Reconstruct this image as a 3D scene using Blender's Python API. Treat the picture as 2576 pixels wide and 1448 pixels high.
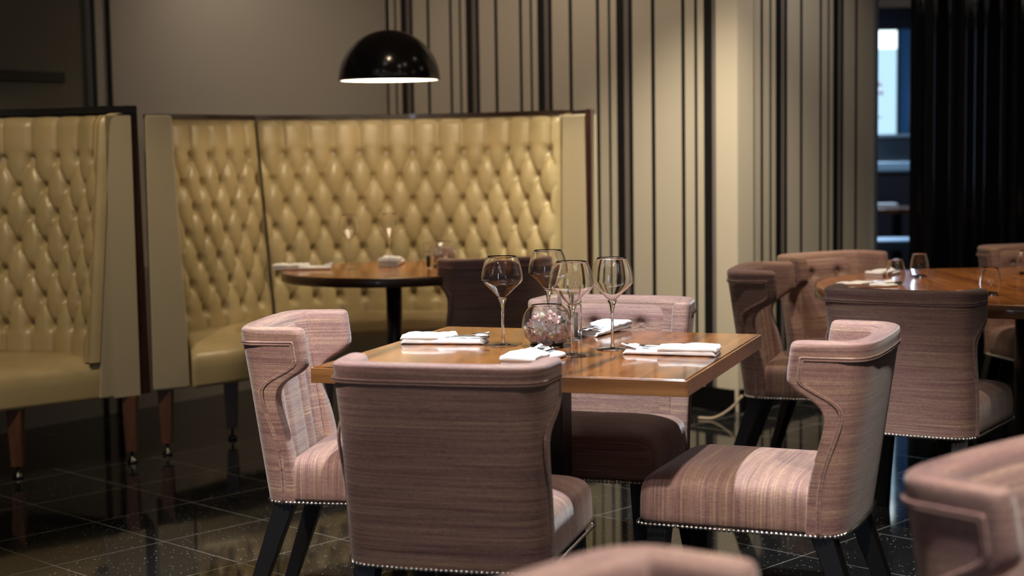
import bpy, bmesh, math, random
from mathutils import Vector, Matrix, noise
random.seed(7)
PI = math.pi
S = bpy.context.scene
for o in list(bpy.data.objects): bpy.data.objects.remove(o)
COL = S.collection

# ------------------------------------------------------------------ camera
cd = bpy.data.cameras.new('camera'); cam = bpy.data.objects.new('camera', cd); COL.objects.link(cam)
cd.sensor_width = 36; cd.lens = 56.4
cam.matrix_world = Matrix.Translation((0, 0, 1.30)) @ Matrix.Rotation(PI/2 - math.radians(5.08), 4, 'X') @ Matrix.Rotation(math.radians(-0.8525), 4, 'Z')
cd.dof.use_dof = True; cd.dof.focus_distance = 4.45; cd.dof.aperture_fstop = 2.7
cd.clip_start = 0.05
S.camera = cam
# ------------------------------------------------------------------ colour, world
vs = S.view_settings
vs.view_transform = 'Standard'; vs.look = 'None'; vs.gamma = 1; vs.use_curve_mapping = False
vs.exposure = 0.0
w = bpy.data.worlds.new('world'); S.world = w; w.use_nodes = True
w.node_tree.nodes['Background'].inputs[0].default_value = (1.0, .86, .74, 1)
w.node_tree.nodes['Background'].inputs[1].default_value = 0.03
# ------------------------------------------------------------------ lamps
WARM = (1.0, .83, .62); SOFT = (1.0, .89, .76); COOL = (.55, .75, 1.0)
def spot(name, loc, target, power, ang, blend=.5, col=WARM, rad=.035):
    l = bpy.data.lights.new(name, 'SPOT'); l.energy = power; l.spot_size = math.radians(ang); l.spot_blend = blend
    l.color = col; l.shadow_soft_size = rad
    o = bpy.data.objects.new(name, l); COL.objects.link(o); o.location = loc
    d = Vector(target) - Vector(loc); o.rotation_euler = d.to_track_quat('-Z', 'Y').to_euler()
    return o
spot('downlight', (.02, 4.10, 2.78), (.09, 4.25, .75), 420, 68, .45, (.93, 1.0, 1.05), .03)
spot('downlight', (.60, 1.70, 2.78), (.60, 1.95, 0), 290, 66, .6, (1.0, .95, .90), .035)
spot('downlight', (2.05, 6.0, 2.78), (2.05, 6.2, 0), 115, 80, .8, (1.0, .80, .55), .035)
spot('downlight', (.45, 5.65, 2.78), (1.1, 6.15, .5), 85, 52, .7, (1.0, .86, .74), .035)
spot('downlight', (.55, 1.9, 2.78), (.84, 4.05, .62), 265, 31, .6, (1.0, .89, .80), .035)
spot('downlight', (-1.15, 2.3, 2.78), (-.70, 4.3, .62), 330, 32, .6, (1.0, .89, .80), .035)
spot('downlight', (.75, 2.35, 2.78), (.6, 3.1, .2), 56, 85, .8, (1.0, .85, .72), .035)
spot('downlight', (-1.2, 2.3, 2.78), (-.9, 3.1, .2), 80, 85, .8, (1.0, .85, .72), .035)
spot('downlight', (-1.75, 4.9, 2.78), (-2.05, 6.6, .8), 105, 52, .8, (1.0, .78, .52), .035)
spot('downlight', (.62, 6.05, 2.78), (.86, 7.95, .45), 370, 54, .9, (1.0, .88, .68), .05)
spot('downlight', (.9, 6.9, 2.78), (.75, 8.1, .8), 36, 105, 1.0, (1.0, .86, .66), .05)
spot('downlight', (1.9, 7.5, 2.78), (1.5, 8.3, .6), 27, 100, 1.0, (1.0, .92, .84), .05)
spot('downlight', (-.45, 6.1, 2.78), (-.5, 8.0, .6), 14, 95, 1.0, (1.0, .78, .52), .03)
spot('downlight', (-1.0, 8.0, 2.78), (-1.3, 9.0, 1.2), 26, 130, 1.0, (1.0, .84, .68), .06)
spot('downlight', (-.1, 7.9, 2.78), (0.1, 8.9, 1.2), 26, 130, 1.0, (1.0, .80, .62), .06)
rl = random.Random(3)
for gx, gy in ((-2.6, 1.2), (-1.2, .6), (.3, .2), (1.8, .8), (3.2, 1.4), (-2.9, 3.2), (2.9, 3.0), (-1.9, 4.2), (3.3, 4.9), (-.7, 5.5), (.7, 6.0), (2.6, 6.9), (-.2, 2.9), (1.1, 3.9), (-1.1, 3.6), (.4, 5.2), (-.5, 1.6), (1.0, 1.9), (2.1, 2.2), (-2.0, 2.3), (.3, -.9), (-1.5, -.6), (2.2, -.3)):
    l_ = bpy.data.lights.new('ceiling_bulb', 'POINT'); l_.energy = 1.2; l_.color = (1, .88, .74); l_.shadow_soft_size = .014
    o_ = bpy.data.objects.new('ceiling_bulb', l_); COL.objects.link(o_); o_.location = (gx+rl.uniform(-.2, .2), gy+rl.uniform(-.2, .2), 2.74)
# ------------------------------------------------------------------ helpers
def tag(o, label=None, cat=None, group=None, kind=None):
    if label: o['label'] = label
    if cat: o['category'] = cat
    if group: o['group'] = group
    if kind: o['kind'] = kind
    return o
def thing(name, loc, rz, label, cat, group=None):
    o = bpy.data.objects.new(name, None); COL.objects.link(o)
    o.location = loc; o.rotation_euler = (0, 0, rz); o.empty_display_size = .05
    return tag(o, label, cat, group)
def link(name, bm, mat, parent=None, smooth=True, sub=0, bevel=0, off=None, angle=None, recalc=True):
    if off is not None: bmesh.ops.translate(bm, verts=bm.verts, vec=-Vector(off))
    if recalc: bmesh.ops.recalc_face_normals(bm, faces=bm.faces)
    me = bpy.data.meshes.new(name); bm.to_mesh(me); bm.free()
    if smooth:
        for p in me.polygons: p.use_smooth = True
    for m in (mat if isinstance(mat, (list, tuple)) else [mat]): me.materials.append(m)
    o = bpy.data.objects.new(name, me); COL.objects.link(o)
    if parent: o.parent = parent
    if bevel:
        b = o.modifiers.new('bevel', 'BEVEL'); b.width = bevel; b.segments = 3; b.limit_method = 'ANGLE'; b.angle_limit = math.radians(40)
        b.harden_normals = True
    if sub:
        s = o.modifiers.new('sub', 'SUBSURF'); s.levels = sub; s.render_levels = sub
    return o
def BM(): return bmesh.new()
def box(bm, c, s, rot=None):
    m = Matrix.Translation(c)
    if rot is not None: m = m @ (rot if isinstance(rot, Matrix) else Matrix.Rotation(rot, 4, 'Z'))
    m = m @ Matrix.Diagonal((s[0], s[1], s[2], 1))
    return bmesh.ops.create_cube(bm, size=1, matrix=m)['verts']
def lathe(bm, prof, seg=48, c=(0, 0, 0), closed=False):
    rings = []
    for r, z in prof:
        if r < 1e-6: rings.append([bm.verts.new((c[0], c[1], c[2]+z))])
        else: rings.append([bm.verts.new((c[0]+r*math.cos(2*PI*i/seg), c[1]+r*math.sin(2*PI*i/seg), c[2]+z)) for i in range(seg)])
    n = len(rings)
    for k in range(n if closed else n-1):
        a, b = rings[k], rings[(k+1) % n]
        for i in range(seg):
            j = (i+1) % seg
            if len(a) == 1 and len(b) == 1: continue
            if len(a) == 1: bm.faces.new((a[0], b[j], b[i]))
            elif len(b) == 1: bm.faces.new((a[i], a[j], b[0]))
            else: bm.faces.new((a[i], a[j], b[j], b[i]))
def tube(bm, pts, r, seg=8, closed=False, cap=True):
    pts = [Vector(p) for p in pts]; n = len(pts); rings = []
    up = Vector((0, 0, 1)); prev = None
    rr = r if isinstance(r, (list, tuple)) else [r]*n
    for i, p in enumerate(pts):
        if closed: t = pts[(i+1) % n]-pts[i-1]
        else: t = pts[min(i+1, n-1)]-pts[max(i-1, 0)]
        t.normalize()
        if prev is None:
            a = t.cross(up)
            if a.length < .1: a = t.cross(Vector((1, 0, 0)))
        else: a = prev - t*prev.dot(t)
        a.normalize(); prev = a; b = t.cross(a)
        rings.append([bm.verts.new(p+(a*math.cos(2*PI*k/seg)+b*math.sin(2*PI*k/seg))*rr[i]) for k in range(seg)])
    for i in range(n if closed else n-1):
        A, B = rings[i], rings[(i+1) % n]
        for k in range(seg): bm.faces.new((A[k], A[(k+1) % seg], B[(k+1) % seg], B[k]))
    if cap and not closed:
        bm.faces.new(rings[0]); bm.faces.new(rings[-1])
def prism(bm, poly, z0, z1, poly2=None):
    poly2 = poly2 or poly
    a = [bm.verts.new((x, y, z0)) for x, y in poly]; b = [bm.verts.new((x, y, z1)) for x, y in poly2]
    n = len(a)
    bm.faces.new(a); bm.faces.new(b)
    for i in range(n): bm.faces.new((a[i], a[(i+1) % n], b[(i+1) % n], b[i]))
def grid(bm, P):       # P[i][j] -> points
    V = [[bm.verts.new(p) for p in row] for row in P]
    for i in range(len(V)-1):
        for j in range(len(V[0])-1): bm.faces.new((V[i][j], V[i][j+1], V[i+1][j+1], V[i+1][j]))
    return V
def lerp(a, b, t): return a+(b-a)*t
def table_fn(tab, x):
    if x <= tab[0][0]: return tab[0][1]
    for (x0, y0), (x1, y1) in zip(tab, tab[1:]):
        if x <= x1:
            t = (x-x0)/(x1-x0); return y0+(y1-y0)*t
    return tab[-1][1]
class Path:            # smooth plan path with arclength
    def __init__(s, pts, n=240, smooth=True):
        P = [Vector((x, y)) for x, y in pts]; out = []
        if smooth:
            Q = [2*P[0]-P[1]]+P+[2*P[-1]-P[-2]]
            m = max(4, n//(len(P)-1))
            for i in range(1, len(Q)-2):
                p0, p1, p2, p3 = Q[i-1:i+3]
                for k in range(m):
                    t = k/m
                    out.append(.5*((2*p1)+(p2-p0)*t+(2*p0-5*p1+4*p2-p3)*t*t+(3*p1-p0-3*p2+p3)*t**3))
            out.append(P[-1])
        else: out = P
        s.p = out; s.s = [0]
        for a, b in zip(out, out[1:]): s.s.append(s.s[-1]+(b-a).length)
        s.L = s.s[-1]
    def at(s, u):
        u = min(max(u, 0), s.L-1e-6); lo, hi = 0, len(s.s)-1
        while hi-lo > 1:
            m = (lo+hi)//2
            if s.s[m] <= u: lo = m
            else: hi = m
        t = (u-s.s[lo])/max(1e-9, s.s[hi]-s.s[lo]); return s.p[lo].lerp(s.p[hi], t)
    def tan(s, u): return (s.at(u+.015)-s.at(u-.015)).normalized()
def copy_tree(o, parent=None):
    c = o.copy(); COL.objects.link(c)
    if parent: c.parent = parent
    for ch in list(o.children): copy_tree(ch, c)
    return c
# ------------------------------------------------------------------ materials
class NT:
    def __init__(s, name):
        s.m = bpy.data.materials.new(name); s.m.use_nodes = True; s.t = s.m.node_tree; s.t.nodes.clear()
        s.out = s.t.nodes.new('ShaderNodeOutputMaterial')
    def n(s, typ, _in=None, **kw):
        nd = s.t.nodes.new('ShaderNode'+typ)
        for k, v in kw.items(): setattr(nd, k, v)
        for k, v in (_in or {}).items():
            if isinstance(v, bpy.types.NodeSocket): s.t.links.new(v, nd.inputs[k])
            else: nd.inputs[k].default_value = v
        return nd
    def math(s, op, a, b=0.0, c=0.0):
        return s.n('Math', {0: a, 1: b, 2: c}, operation=op).outputs[0]
    def mix(s, f, a, b):
        nd = s.n('Mix', {0: f}, data_type='RGBA')
        for k, v in ((6, a), (7, b)):
            if isinstance(v, bpy.types.NodeSocket): s.t.links.new(v, nd.inputs[k])
            else: nd.inputs[k].default_value = (*v[:3], 1)
        return nd.outputs[2]
    def ramp(s, f, stops, interp='LINEAR'):
        nd = s.n('ValToRGB', {0: f}); r = nd.color_ramp; r.interpolation = interp
        while len(r.elements) > 1: r.elements.remove(r.elements[-1])
        for i, (p, c) in enumerate(stops):
            e = r.elements[0] if i == 0 else r.elements.new(p)
            e.position = p; e.color = (*c[:3], 1) if isinstance(c, (tuple, list)) else (c, c, c, 1)
        return nd.outputs[0]
    def bsdf(s, color, rough=.5, **kw):
        d = {'Base Color': color if isinstance(color, bpy.types.NodeSocket) else (*color[:3], 1), 'Roughness': rough}
        d.update({k.replace('_', ' '): v for k, v in kw.items()})
        b = s.n('BsdfPrincipled', d); s.t.links.new(b.outputs[0], s.out.inputs[0]); return s.m
    def bump(s, h, strength=.3, dist=.01):
        return s.n('Bump', {'Height': h, 'Strength': strength, 'Distance': dist}).outputs[0]
def plain(name, c, r=.5, **kw): return NT(name).bsdf(c, r, **kw)
def uvw(t, scale, rnd=False, normal_switch=None, coord='Object'):
    tc = t.n('TexCoord'); v = tc.outputs[coord]
    if rnd:
        oi = t.n('ObjectInfo'); r = t.math('MULTIPLY', oi.outputs['Random'], 37.0)
        v = t.n('VectorMath', {0: v, 1: t.n('CombineXYZ', {0: r, 1: r, 2: r}).outputs[0]}, operation='ADD').outputs[0]
    return t.n('VectorMath', {0: v, 1: scale}, operation='MULTIPLY').outputs[0], v, tc

def fabric(name, seat=False):
    t = NT(name)
    if not seat:
        a, v, tc = uvw(t, (3.2, 3.2, 210.0), True)
        fine, _, _ = uvw(t, (60, 60, 900.0), False); fine2, _, _ = uvw(t, (900, 900, 60), False)
        slow, _, _ = uvw(t, (1.5, 1.5, 26.0), True)
    else:
        ay, v, tc = uvw(t, (3.2, 210.0, 3.2), True); az, _, _ = uvw(t, (3.2, 3.2, 210.0), True)
        nn = t.n('SeparateXYZ', {0: tc.outputs['Normal']}); f = t.math('GREATER_THAN', t.math('ABSOLUTE', nn.outputs[1]), .75)
        a = t.n('Mix', {0: f, 4: ay, 5: az}, data_type='VECTOR').outputs[1]
        slow = t.n('VectorMath', {0: a, 1: (.45, .14, .14)}, operation='MULTIPLY').outputs[0]
        fine = t.n('VectorMath', {0: a, 1: (27., 12., 12.)}, operation='MULTIPLY').outputs[0]
        fine2, _, _ = uvw(t, (800, 60, 800), False)
    n1 = t.n('TexNoise', {'Vector': a, 'Scale': 1.0, 'Detail': 3.0, 'Roughness': .65}).outputs[0]
    n2 = t.n('TexNoise', {'Vector': slow, 'Scale': 1.0, 'Detail': 2.0}).outputs[0]
    n3 = t.n('TexNoise', {'Vector': fine, 'Scale': 1.0, 'Detail': 2.0}).outputs[0]
    n4 = t.n('TexNoise', {'Vector': fine2, 'Scale': 1.0, 'Detail': 1.0}).outputs[0]
    c1 = t.ramp(n1, [(.26, (.150, .082, .074)), (.43, (.262, .150, .124)), (.57, (.335, .205, .160)), (.74, (.46, .325, .218))])
    c2 = t.ramp(n2, [(.30, (.82, .72, .80)), (.5, (.97, .93, .94)), (.7, (1.04, 1.02, .93))])
    c = t.n('Mix', {0: 1.0, 6: c1, 7: c2}, data_type='RGBA', blend_type='MULTIPLY').outputs[2]
    w3 = t.ramp(t.math('ADD', t.math('MULTIPLY', n3, .5), t.math('MULTIPLY', n4, .5)), [(.38, (.72, .72, .72)), (.62, (1.25, 1.25, 1.25))])
    c = t.n('Mix', {0: 1.0, 6: c, 7: w3}, data_type='RGBA', blend_type='MULTIPLY').outputs[2]
    h = t.math('ADD', n3, n4)
    return t.bsdf(c, .72, Normal=t.bump(h, .35, .0012), Sheen_Weight=.35, Sheen_Roughness=.4)
M = {}
M['fabric'] = fabric('mauve_slub_fabric'); M['seatfab'] = fabric('mauve_slub_fabric_seat', True)
M['black_wood'] = plain('black_lacquered_wood', (.008, .007, .007), .35)
M['chrome'] = plain('polished_nickel', (.78, .74, .70), .22, Metallic=1.0)
M['steel'] = plain('cutlery_steel', (.70, .70, .72), .16, Metallic=1.0)
def leather(name, emboss=0.0):
    t = NT(name); a, v, tc = uvw(t, (1, 1, 1))
    n = t.n('TexNoise', {'Vector': a, 'Scale': 6.0, 'Detail': 4.0}).outputs[0]
    c = t.ramp(n, [(.3, (.42, .335, .17)), (.7, (.51, .41, .22))])
    vo = t.n('TexVoronoi', {'Vector': a, 'Scale': 260.0}).outputs[0]
    h = t.math('MULTIPLY', vo, .35)
    if emboss:
        # overlapping scallops pressed into the hide
        s = t.n('SeparateXYZ', {0: v}); k = 30.0
        u = t.math('MULTIPLY', t.math('ADD', t.math('MULTIPLY', s.outputs[0], .75), t.math('MULTIPLY', s.outputs[1], .66)), k)
        z = t.math('MULTIPLY', t.math('ADD', s.outputs[2], t.math('MULTIPLY', t.math('SUBTRACT', s.outputs[0], s.outputs[1]), .4)), k*1.7)
        row = t.math('FLOOR', z); sh = t.math('MULTIPLY', t.math('MODULO', t.math('ABSOLUTE', row), 2.0), .5)
        fu = t.math('SUBTRACT', t.math('FRACT', t.math('ADD', u, sh)), .5); fz = t.math('FRACT', z)
        d = t.math('SQRT', t.math('ADD', t.math('MULTIPLY', fu, fu), t.math('MULTIPLY', t.math('MULTIPLY', fz, fz), .3)))
        ring = t.math('SINE', t.math('MULTIPLY', d, 34.0))
        h = t.math('ADD', h, t.math('MULTIPLY', ring, emboss))
    return t.bsdf(c, .36, Normal=t.bump(h, .35, .0015), Coat_Weight=.15, Coat_Roughness=.25)
M['leather'] = leather('cream_leather'); M['emboss'] = leather('embossed_cream_leather', .5)
M['leather_plain'] = plain('cream_panel_leather', (.46, .40, .275), .5)
def wood(name, cols, scale=(1.5, 22, 22), rough=.25, rot=0.0, coat=.4, st=(.33, .5, .68)):
    t = NT(name); tc = t.n('TexCoord')
    mp = t.n('Mapping', {0: tc.outputs['Object'], 2: (0, 0, rot), 3: scale})
    n1 = t.n('TexNoise', {'Vector': mp.outputs[0], 'Scale': 1.0, 'Detail': 6.0, 'Roughness': .6, 'Distortion': .6}).outputs[0]
    mp2 = t.n('Mapping', {0: tc.outputs['Object'], 2: (0, 0, rot), 3: (scale[0]*4, scale[1]*9, scale[2]*9)})
    n2 = t.n('TexNoise', {'Vector': mp2.outputs[0], 'Scale': 1.0, 'Detail': 2.0}).outputs[0]
    f = t.math('ADD', t.math('MULTIPLY', n1, .75), t.math('MULTIPLY', n2, .25))
    c = t.ramp(f, [(st[0], cols[0]), (st[1], cols[1]), (st[2], cols[2])])
    return t.bsdf(c, t.math('ADD', t.math('MULTIPLY', n1, .12), rough-.06), Normal=t.bump(n2, .06, .001), Coat_Weight=coat, Coat_Roughness=.07)
WC = [(.040, .010, .002), (.150, .043, .006), (.26, .084, .014)]
M['wood_table'] = wood('walnut_table_veneer', WC, (16, 1.3, 16), .24, 0.0, .55, (.40, .5, .61))
M['wood_edge'] = wood('walnut_table_edge', [(.12, .05, .018), (.20, .09, .03), (.28, .135, .045)], (1.6, 22, 30), .3)
M['wood_round'] = wood('walnut_round_table_veneer', [(.17, .055, .014), (.38, .135, .034), (.52, .21, .06)], (20, 1.6, 20), .22, .5)
M['wood_rim'] = wood('dark_walnut_rim', [(.035, .013, .007), (.07, .026, .012), (.11, .045, .02)], (3, 3, 40), .35)
M['wood_dark'] = wood('dark_mahogany', [(.010, .004, .003), (.028, .009, .006), (.05, .016, .010)], (14, 14, 2), .35)
M['wood_leg'] = wood('walnut_leg', [(.07, .026, .012), (.12, .048, .022), (.17, .07, .032)], (20, 20, 2), .4)
M['black_trim'] = plain('black_trim', (.010, .010, .012), .4)
def cloth():
    t = NT('white_linen'); a, v, tc = uvw(t, (500, 500, 500)); n = t.n('TexNoise', {'Vector': a, 'Scale': 1.0}).outputs[0]
    a2, _, _ = uvw(t, (25, 25, 25), True); n2 = t.n('TexNoise', {'Vector': a2, 'Scale': 1.0, 'Detail': 2.0}).outputs[0]
    return t.bsdf((.86, .86, .87), .8, Normal=t.bump(t.math('ADD', t.math('MULTIPLY', n, .1), n2), .35, .004))
M['linen'] = cloth()
def thin_glass(name, tint=(1, 1, 1), f0=.05, ior=1.42):
    t = NT(name)
    lw = t.n('LayerWeight', {'Blend': .5}).outputs['Facing']
    f = t.math('ADD', .045, t.math('MULTIPLY', t.math('POWER', lw, 5.0), .55))
    tr = t.n('BsdfTransparent', {0: (*tint, 1)}).outputs[0]; gl = t.n('BsdfGlossy', {0: (1, 1, 1, 1), 1: .015}).outputs[0]
    mx = t.n('MixShader', {0: f, 1: tr, 2: gl}).outputs[0]; t.t.links.new(mx, t.out.inputs[0]); return t.m
M['glass_thin'] = thin_glass('thin_clear_glass', (.97, .975, .98))
M['glass'] = plain('solid_clear_glass', (1, 1, 1), .0, Transmission_Weight=1.0, IOR=1.48)
M['acrylic'] = plain('clear_acrylic', (.98, .98, .98), .02, Transmission_Weight=1.0, IOR=1.42)

# ------------------------------------------------------------------ room shell
def Wk(k): return Vector((.7200-.3931*k, 8.0595+.4221*k))     # long striped wall, k = stripe repeats
PER = .5768
CORNER = Wk(-.9255); INNER = Wk(3.69)
RDIR = Vector((.643, .766)).normalized()
def hit(px, P, D):     # where the plan line P + t D meets the viewing direction px (used once for laying out)
    r = px
    return (r*P.y-P.x)/(D.x-r*D.y)
def wallbox(name, A, B, mat, h=2.8, th=.12, side=1, z0=0.0):
    A = Vector(A); B = Vector(B); d = (B-A).normalized(); n = Vector((-d.y, d.x))*side
    bm = BM(); L = (B-A).length
    box(bm, (L/2, side*th/2, (z0+h)/2), (L, th, h-z0))
    o = link(name, bm, mat, smooth=False); o.location = (A.x, A.y, 0); o.rotation_euler = (0, 0, math.atan2(d.y, d.x))
    return tag(o, kind='structure')
# floor
def floor_mat():
    t = NT('black_granite_tiles'); tc = t.n('TexCoord'); s = t.n('SeparateXYZ', {0: tc.outputs['Object']})
    x, y = s.outputs[0], s.outputs[1]
    g = t.math('ADD', t.math('MULTIPLY', x, .719), t.math('MULTIPLY', y, -.695))
    h = t.math('ADD', t.math('MULTIPLY', x, .695), t.math('MULTIPLY', y, .719))
    G = t.math('DIVIDE', t.math('ADD', g, 4.504+8.54), .427); Hh = t.math('DIVIDE', t.math('ADD', h, -3.376+8.14), .407)
    def line(v, hw):
        f = t.math('FRACT', t.math('ADD', v, 100.0)); e = t.math('MINIMUM', f, t.math('SUBTRACT', 1.0, f))
        return t.math('LESS_THAN', e, hw)
    ln = t.math('MAXIMUM', line(G, .0035), line(Hh, .0035))
    vo = t.n('TexVoronoi', {'Vector': tc.outputs['Object'], 'Scale': 170.0})
    r = t.n('SeparateColor', {0: vo.outputs['Color']}).outputs[0]
    sp = t.math('MULTIPLY', t.math('GREATER_THAN', r, .955), t.math('LESS_THAN', vo.outputs['Distance'], .30))
    vo2 = t.n('TexVoronoi', {'Vector': tc.outputs['Object'], 'Scale': 420.0})
    r2 = t.n('SeparateColor', {0: vo2.outputs['Color']}).outputs[1]
    sp2 = t.math('MULTIPLY', t.math('GREATER_THAN', r2, .9), t.math('LESS_THAN', vo2.outputs['Distance'], .35))
    n = t.n('TexNoise', {'Vector': tc.outputs['Object'], 'Scale': 3.0, 'Detail': 3.0}).outputs[0]
    c = t.mix(sp2, (.010, .010, .010), (.05, .048, .044)); c = t.mix(sp, c, (.55, .52, .48)); c = t.mix(ln, c, (.22, .21, .18))
    ro = t.math('ADD', t.math('MULTIPLY', ln, .4), t.math('ADD', .02, t.math('MULTIPLY', n, .07)))
    return t.bsdf(c, ro, Specular_IOR_Level=.5)
bm = BM(); box(bm, (1, 7.2, -.05), (16, 18.4, .1)); tag(link('floor', bm, floor_mat(), smooth=False), kind='structure')
bm = BM(); box(bm, (1, 7.2, 2.85), (16, 18.4, .1)); tag(link('ceiling', bm, plain('grey_ceiling', (.22, .21, .20), .9), smooth=False), kind='structure')

def paper(name, base, k_of_x):
    """striped wallpaper; local x runs along the wall, k = repeats"""
    t = NT(name); tc = t.n('TexCoord'); s = t.n('SeparateXYZ', {0: tc.outputs['Object']})
    k = t.math('FRACT', t.math('ADD', t.math('MULTIPLY', s.outputs[0], k_of_x[0]), k_of_x[1]))
    blk = (.006, .006, .006); mid = (.20, .17, .16)
    # stripe edges inside one repeat
    stops = [(0.0, blk), (.022, base), (.241, blk), (.2885, mid), (.342, blk), (.432, base), (.503, blk), (.533, base), (.640, blk), (.676, base), (.979, blk)]
    c = t.ramp(k, stops, 'CONSTANT')
    nz = t.n('TexNoise', {'Vector': tc.outputs['Object'], 'Scale': 400.0}).outputs[0]
    return t.bsdf(c, .55, Normal=t.bump(nz, .08, .001))
cream = (.60, .53, .42)
# long face: local x from CORNER to INNER, k = -.268 + x/PER
m1 = paper('striped_wallpaper_long', cream, (1/PER, -.9255+10))
wallbox('wall_back', CORNER, INNER, m1, side=-1)
tD = hit(.2272, CORNER, RDIR); DOOR = CORNER+RDIR*tD
# return face: k falls away from the corner
m2 = paper('striped_wallpaper_return', cream, (-1/PER, .045+10))
wallbox('wall_right', CORNER, DOOR, m2, side=1)
LD = (Vector((-2.352, 7.415))-INNER).normalized()
LW_END = INNER+LD*6.2
lw = plain('plain_cream_wall', (.50, .45, .38), .6)
tw = hit(-.2469, INNER, LD); WP = INNER+LD*tw
t2 = hit(-.2580, INNER, LD); WP2 = INNER+LD*t2
wallbox('wall_left', INNER, WP2, lw, side=-1)
wallbox('wall_left_lower', WP2, LW_END, lw, side=-1, h=.62)
wallbox('wall_left_upper', WP2, LW_END, lw, side=-1, z0=2.45)
# black gloss baseboards
def bb(name, A, B, side, h=.115):
    o = wallbox(name, A, B, M['black_gloss'], h=h, th=.018, side=side); return o
M['black_gloss'] = plain('black_gloss', (.006, .006, .007), .08)
bb('baseboard_back', CORNER+Vector((-.02, -.03)), INNER, 1); bb('baseboard_right', CORNER+Vector((.0, -.03)), DOOR, -1)
# slim black trim strips and the glazed panel on the left wall
def onwall(t, out): nrm = Vector((-LD.y, LD.x)); return INNER+LD*t+nrm*out
ang = math.atan2(LD.y, LD.x)
def strip(name, t, width, depth, z0, z1, mat, kind='structure', out=0.0):
    bm = BM(); box(bm, (0, 0, (z0+z1)/2), (width, depth, z1-z0)); p = onwall(t, out)
    o = link(name, bm, mat, smooth=False, bevel=.002); o.location = (p.x, p.y, 0); o.rotation_euler = (0, 0, ang); return tag(o, kind=kind)
strip('trim_1', hit(-.2475, INNER, LD), .016, .02, 0, 2.8, M['black_trim'], out=.01)
strip('trim_2', hit(-.2565, INNER, LD), .02, .012, 0, 2.8, M['black_trim'], out=.006)
def dark_glass():
    t = NT('smoked_glass'); tc = t.n('TexCoord'); n = t.n('TexNoise', {'Vector': tc.outputs['Object'], 'Scale': 1.2}).outputs[0]
    c = t.ramp(n, [(.3, (.13, .115, .085)), (.7, (.18, .16, .12))]); return t.bsdf(c, .25)
wt0 = hit(-.2580, INNER, LD)
w1 = bpy.data.objects.new('window_1', None); COL.objects.link(w1); tag(w1, kind='structure')
pw = onwall(wt0+1.1, -.04); w1.location = (pw.x, pw.y, 0); w1.rotation_euler = (0, 0, ang)
bm = BM(); box(bm, (1.5, 0, 1.53), (5.3, .02, 1.84)); link('pane', bm, dark_glass(), w1, smooth=False)
bm = BM(); box(bm, (.05, .022, 1.655), (2.0, .02, .05)); link('window_rail', bm, plain('dark_rail', (.045, .04, .034), .5), w1, smooth=False, bevel=.004)
# glossy black fluted panels right of the doorway
JAMB = Vector((2.175, 8.75))
def fluted():
    bm = BM(); P = []
    n = 260; A = JAMB; B = Vector((4.9, 7.2)); d = (B-A); L = d.length; d.normalize(); nn = Vector((d.y, -d.x))
    if nn.y > 0: nn = -nn
    for i in range(n+1):
        s = L*i/n; o = .018*math.sin(s*23)+.010*math.sin(s*47+1)+.012*math.sin(s*11)
        q = A+d*s+nn*o; P.append([(q.x, q.y, 0.0), (q.x, q.y, 1.4), (q.x, q.y, 2.8)])
    V = grid(bm, P); q = A-nn*.12; q2 = B-nn*.12
    a = [bm.verts.new((q.x, q.y, z)) for z in (0, 2.8)]; b = [bm.verts.new((q2.x, q2.y, z)) for z in (0, 2.8)]
    bm.faces.new((V[0][0], V[0][1], V[0][2], a[1], a[0])); bm.faces.new((V[-1][0], V[-1][1], V[-1][2], b[1], b[0])); bm.faces.new((a[0], a[1], b[1], b[0]))
    return bm
tag(link('wall_far_right', fluted(), plain('black_lacquer_panel', (.003, .003, .004), .07, Specular_IOR_Level=.22)), kind='structure')
# doorway reveal
bm = BM(); box(bm, (DOOR.x-RDIR.x*.022, DOOR.y-RDIR.y*.022, 1.4), (.044, .03, 2.8), math.atan2(RDIR.y, RDIR.x)); tag(link('trim_3', bm, plain('grey_door_edge', (.20, .20, .21), .4), smooth=False, bevel=.004), kind='structure')
# ------------------------------------------------------------------ room beyond the doorway
FY = 15.0
def slab(name, c, s, mat, kind='structure', bevel=0):
    bm = BM(); box(bm, c, s); return tag(link(name, bm, mat, smooth=False, bevel=bevel), kind=kind)
gw = plain('grey_wall_beyond', (.30, .32, .36), .7)
slab('wall_far', (3.6, FY+.1, .65), (3.4, .12, 1.30), gw)
slab('wall_far_upper', (3.6, FY+.1, 2.42), (3.4, .12, .20), plain('dark_lintel', (.012, .012, .014), .6))
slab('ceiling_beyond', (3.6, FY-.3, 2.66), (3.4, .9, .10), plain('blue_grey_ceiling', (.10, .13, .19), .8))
em = NT('daylight_pane'); e = em.n('Emission', {0: (.50, .78, 1.0, 1), 1: 1.15}); em.t.links.new(e.outputs[0], em.out.inputs[0])
em2 = NT('daylight_pane_bright'); e = em2.n('Emission', {0: (.80, .95, 1.0, 1), 1: 2.2}); em2.t.links.new(e.outputs[0], em2.out.inputs[0])
w2 = bpy.data.objects.new('window_2', None); COL.objects.link(w2); tag(w2, kind='structure'); w2.location = (3.5, FY, 0)
def wp(name, c, s, mat):
    bm = BM(); box(bm, c, s); return link(name, bm, mat, w2, smooth=False)
wp('pane', (-.02, .05, 1.74), (.26, .01, .80), em.m); wp('pane', (-.02, .045, 2.225), (.26, .012, .17), em2.m)
wp('pane', (.175, .06, 1.83), (.10, .01, 1.0), plain('blue_tinted_pane', (.03, .10, .22), .2, Emission_Color=(.05, .2, .5, 1), Emission_Strength=.10))
wp('window_frame', (.118, .03, 1.82), (.022, .05, 1.0), M['black_trim']); wp('window_frame', (.10, .03, 1.325), (.5, .06, .045), M['black_trim'])
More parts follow.
